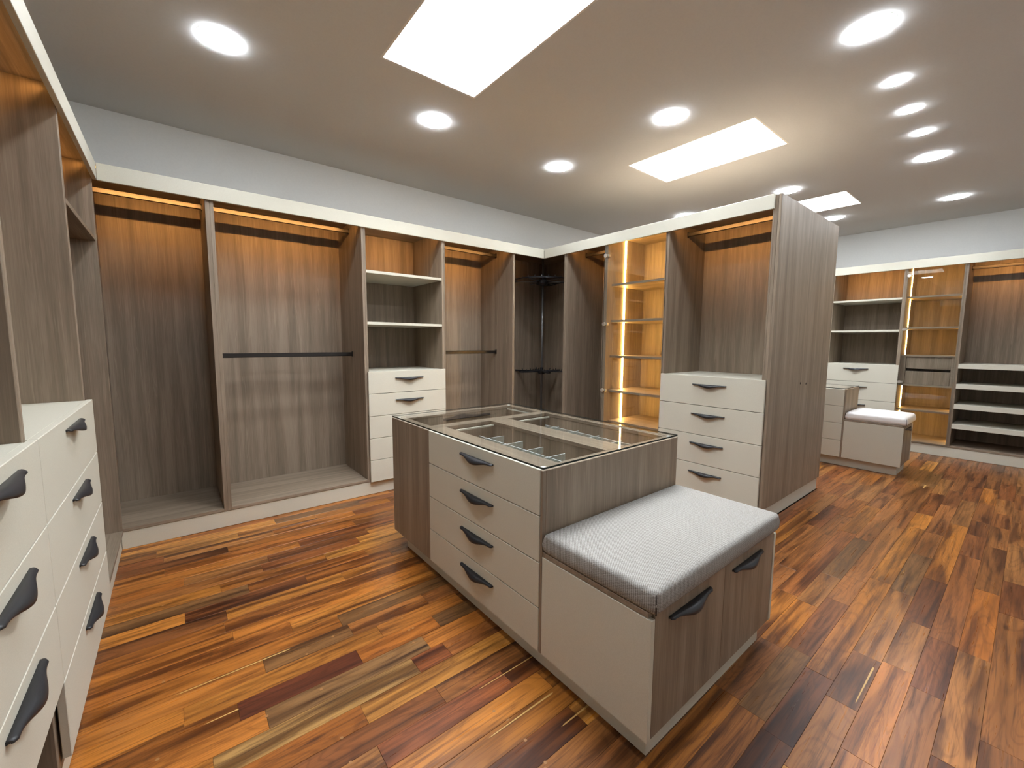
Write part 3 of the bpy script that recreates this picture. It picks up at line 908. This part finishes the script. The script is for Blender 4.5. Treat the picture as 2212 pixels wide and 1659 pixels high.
def island(label, X0, X1, Y0, Y1, YS, doors, rim_l, detail=True):
    """Y0 bench front, YS step between bench and drawers, Y1 far end"""
    o = thing('storage_island', label, 'island', ((X0 + X1) / 2, (Y0 + Y1) / 2, 0))
    zb, zt, zbench = .093, .792, .473
    # plinth
    box('plinth', (X0 + .045, X1 - .045), (Y0 + .030, Y1 - .085), (.001, zb - .001), CREAM, o, .0015)
    # drawer block carcass
    box('side_panel', (X0 + .018, X1), (YS, YS + .018), (zb, zt), WZ, o)
    box('front_edge', (X0 + .0005, X0 + .0175), (YS + .0005, YS + .012), (zb, zt), WZ, o, .001)
    box('end_panel', (X0, X0 + .018), (YS + .862, Y1), (zb, zt), WZ, o)
    box('far_panel', (X0 + .019, X1), (Y1 - .018, Y1), (zb, zt), WZ, o)
    box('right_panel', (X1 - .018, X1), (YS + .019, Y1 - .019), (zb, zt), WZ, o)
    box('bottom_panel', (X0 + .019, X1 - .019), (YS + .019, Y1 - .019), (zb, zb + .018), WY, o)
    zs = [.795, .621, .444, .267, .092]
    for i in range(4):
        f = box('drawer', (X0 - .002, X0 + .017), (YS + .0135, YS + .860), (zs[i + 1] + .0018, zs[i] - .0012), CREAM, o, .0015)
        if detail:
            handle(f, (X0 - .002, YS + .42, zs[i] - .048), -math.pi / 2)
    # display tray under glass
    zf = .790
    if detail:
        xa, xb = X0 + .125, X0 + .421
        xc, xd = X0 + .55, X1 - .035
        ya, yb, yc, yd = YS + .055, YS + .905, YS + .975, Y1 - .035
        for nm, x, y in (('tray_frame', (X0 + .019, xa), (YS + .019, yb)), ('tray_frame', (xb, xc), (ya, yb)), ('tray_frame', (xd, X1 - .019), (ya, yb)),
                         ('tray_frame', (xa, X1 - .019), (YS + .019, ya)), ('tray_frame', (X0 + .019, X1 - .019), (yb, yc)),
                         ('tray_frame', (X0 + .019, X0 + .07), (yc, yd)), ('tray_frame', (X0 + .019, X1 - .019), (yd, Y1 - .019)), ('tray_frame', (xd, X1 - .019), (yc, yd))):
            box(nm, x, y, (zf - .018, zf), WY if (y[1] - y[0]) > (x[1] - x[0]) else WX, o)
        for nm, x, y, dep in (('tray', (xa - .008, xb + .008), (ya - .008, yb + .008), .12), ('tray', (xc - .008, xd + .008), (ya - .008, yb + .008), .12), ('tray', (X0 + .062, xd + .008), (yc - .008, yd + .008), .12)):
            t, z0, z1 = .006, zf - dep, zf - .019
            boxes(nm, [((x[0], x[1]), (y[0], y[1]), (z0, z0 + t)), ((x[0], x[0] + t), y, (z0 + t, z1)), ((x[1] - t, x[1]), y, (z0 + t, z1)),
                       ((x[0] + t, x[1] - t), (y[0], y[0] + t), (z0 + t, z1)), ((x[0] + t, x[1] - t), (y[1] - t, y[1]), (z0 + t, z1))], WZ, o)
        za, zq = zf - .085, zf - .020
        def sheet(x, y):
            slab_sheet('acrylic_divider', x, y, (za, zq), o)
        sheet((X0 + .195, X0 + .199), (ya + .03, YS + .69))
        sheet((xd - .205, xd - .201), (ya + .03, YS + .69))
        for y in (1.244, 1.384, 1.527, 1.677):
            yy = YS + (y - 1.065)
            sheet((X0 + .140, X0 + .297), (yy - .002, yy + .002))
            sheet((xc + .063, xd - .17), (yy - .002, yy + .002))
        for x in ((xa, xb), (xc, xd)):
            box('tray_ledge', x, (YS + .868, YS + .880), (zf - .026, zf - .018), CREAM, o, 0)
        box('tray_ledge', (X1 - .048, X1 - .042), (yc, yd), (zf - .026, zf - .018), CREAM, o, 0)
        # wavy finger-pull cut-out of the far tray, its dark recess painted black
        V, F = [], []
        n = 24
        for i in range(n + 1):
            t = i / n
            x = X0 + .33 + .37 * t
            b_ = math.exp(-((t - .38) / .2) ** 2)
            V += [(x, yd - .004, zf - .050), (x, yd - .004, zf - .020 - .016 * (1 - b_)), (x, yd + .001, zf - .020 - .016 * (1 - b_)), (x, yd + .001, zf - .050)]
        for i in range(n):
            for j in range(4):
                F.append((i * 4 + j, i * 4 + (j + 1) % 4, (i + 1) * 4 + (j + 1) % 4, (i + 1) * 4 + j))
        F += [(0, 1, 2, 3), tuple(n * 4 + j for j in (3, 2, 1, 0))]
        link_mesh('finger_pull', V, F, BLACK, o)
    else:
        box('tray_frame', (X0 + .019, X1 - .019), (YS + .019, Y1 - .019), (zf - .018, zf), WY, o)
    slab_glass('glass_top', (X0 + .001, X1 - .001), (YS + .001, Y1 - .001), (.7965, .8035), o, GLASS, GEDGE)
    for x, y in ((X0 + .03, YS + .03), (X1 - .03, YS + .03), (X0 + .03, Y1 - .03), (X1 - .03, Y1 - .03)):
        box('spacer', (x - .008, x + .008), (y - .008, y + .008), (zf + .0005, .796), TRIMW, o, 0)
    # bench block
    box('bench_side', (X0, X0 + .018), (Y0, YS - .001), (zb, zbench - .001), CREAM, o, .0015)
    box('bench_side', (X1 - .018, X1), (Y0, YS - .001), (zb, zbench - .001), CREAM, o, .0015)
    box('bench_top', (X0 + .001, X1 - .001), (Y0 + .012, YS - .001), (zbench, .491), WX, o)
    box('bench_bottom', (X0 + .019, X1 - .019), (Y0 + .022, YS - .001), (zb, zb + .018), WX, o)
    w = (X1 - X0 - .040) / doors
    for i in range(doors):
        a, b = X0 + .020 + w * i, X0 + .020 + w * (i + 1)
        f = box('door', (a + .001, b - .001), (Y0 + .002, Y0 + .020), (zb, .488), WZ, o)
        handle(f, ((a + b) / 2 - (.035 if i else .018), Y0 + .002, .447), 0.0)
    return o

def slab_sheet(name, x, y, z, parent):
    x0, x1 = sorted(x); y0, y1 = sorted(y); z0, z1 = sorted(z)
    V = [(x0, y0, z0), (x1, y0, z0), (x1, y1, z0), (x0, y1, z0), (x0, y0, z1), (x1, y0, z1), (x1, y1, z1), (x0, y1, z1)]
    return link_mesh(name, V, BOXF, None, parent, mats=[ACRYL, AEDGE], fmat=[1, 1, 0, 0, 0, 0] )

island('large glass-topped storage island with cream drawers and an upholstered bench end, room centre', 1.0, 1.900, .612, 2.395, 1.065, 2, .12)
cushion('bench_cushion', 'grey-white woven bench cushion on the near island', (1.000, 1.896), (.600, 1.0635), (.492, .560), .017, .006, FABRIC, True)
island('small far storage island with cream drawers and white bench, behind the peninsula end panel', 5.267, 5.745, .715, 2.49, 1.165, 1, .12, detail=False)
cushion('bench_cushion', 'white smooth bench cushion on the far small island', (5.275, 5.765), (.700, 1.163), (.492, .565), .026, .014, WRAP, True)

# ------------------------------------------------------------------ ceiling lamps
def downlight(x, y, rad, label, small=False):
    o = thing('downlight', label, 'downlight', (x, y, ZC), 'small recessed ceiling downlights' if small else 'large recessed ceiling downlights')
    lathe('trim_ring', x, y, [(rad, ZC - .0005), (rad + .003, ZC - .0005), (rad + .0025, ZC - .0015), (rad, ZC - .002)], TRIMW, o, 40)
    lathe('diffuser', x, y, [(rad - .001, ZC - .0008), (rad - .001, ZC - .0055), (rad - .016, ZC - .0095), (0.0001, ZC - .012)], DIFF, o, 20)
downlight(.266, 2.655, .095, 'round ceiling downlight nearest the left wardrobes, top left of the photo')
downlight(1.457, 2.667, .095, 'round ceiling downlight just beyond the near end of the largest skylight')
downlight(2.631, 2.661, .095, 'round ceiling downlight nearest the back corner, left of the middle skylight')
downlight(2.637, 1.635, .095, 'round ceiling downlight between the largest skylight and the middle skylight')
downlight(2.647, .614, .095, 'largest looking ceiling downlight, top right of the photo')
downlight(4.762, .640, .095, 'round ceiling downlight just past the row of three small ones')
downlight(6.217, .640, .095, 'round ceiling downlight nearest the right-hand wall, over the shoe shelves')
downlight(4.735, 1.640, .095, 'round ceiling downlight peeking over the top front corner of the peninsula')
downlight(4.739, 2.690, .095, 'round ceiling downlight half hidden behind the peninsula cornice')
downlight(6.165, 1.635, .095, 'round ceiling downlight next to the farthest skylight, by the end panel top')
downlight(3.266, .622, .051, 'small ceiling downlight, nearest of the row of three', True)
downlight(3.719, .624, .051, 'small ceiling downlight, middle of the row of three', True)
downlight(4.173, .628, .051, 'small ceiling downlight, farthest of the row of three', True)
# the same grid goes on behind and above the camera
downlight(1.457, .620, .095, 'round ceiling downlight over the bench of the near island, out of the picture')
downlight(2.640, -.420, .095, 'round ceiling downlight behind the camera, over the cross aisle')
downlight(4.762, -.420, .095, 'round ceiling downlight behind the camera, over the far aisle')
downlight(.266, .620, .095, 'round ceiling downlight directly above the camera, out of the picture')
downlight(.266, 1.640, .095, 'round ceiling downlight over the left aisle, out of the picture')
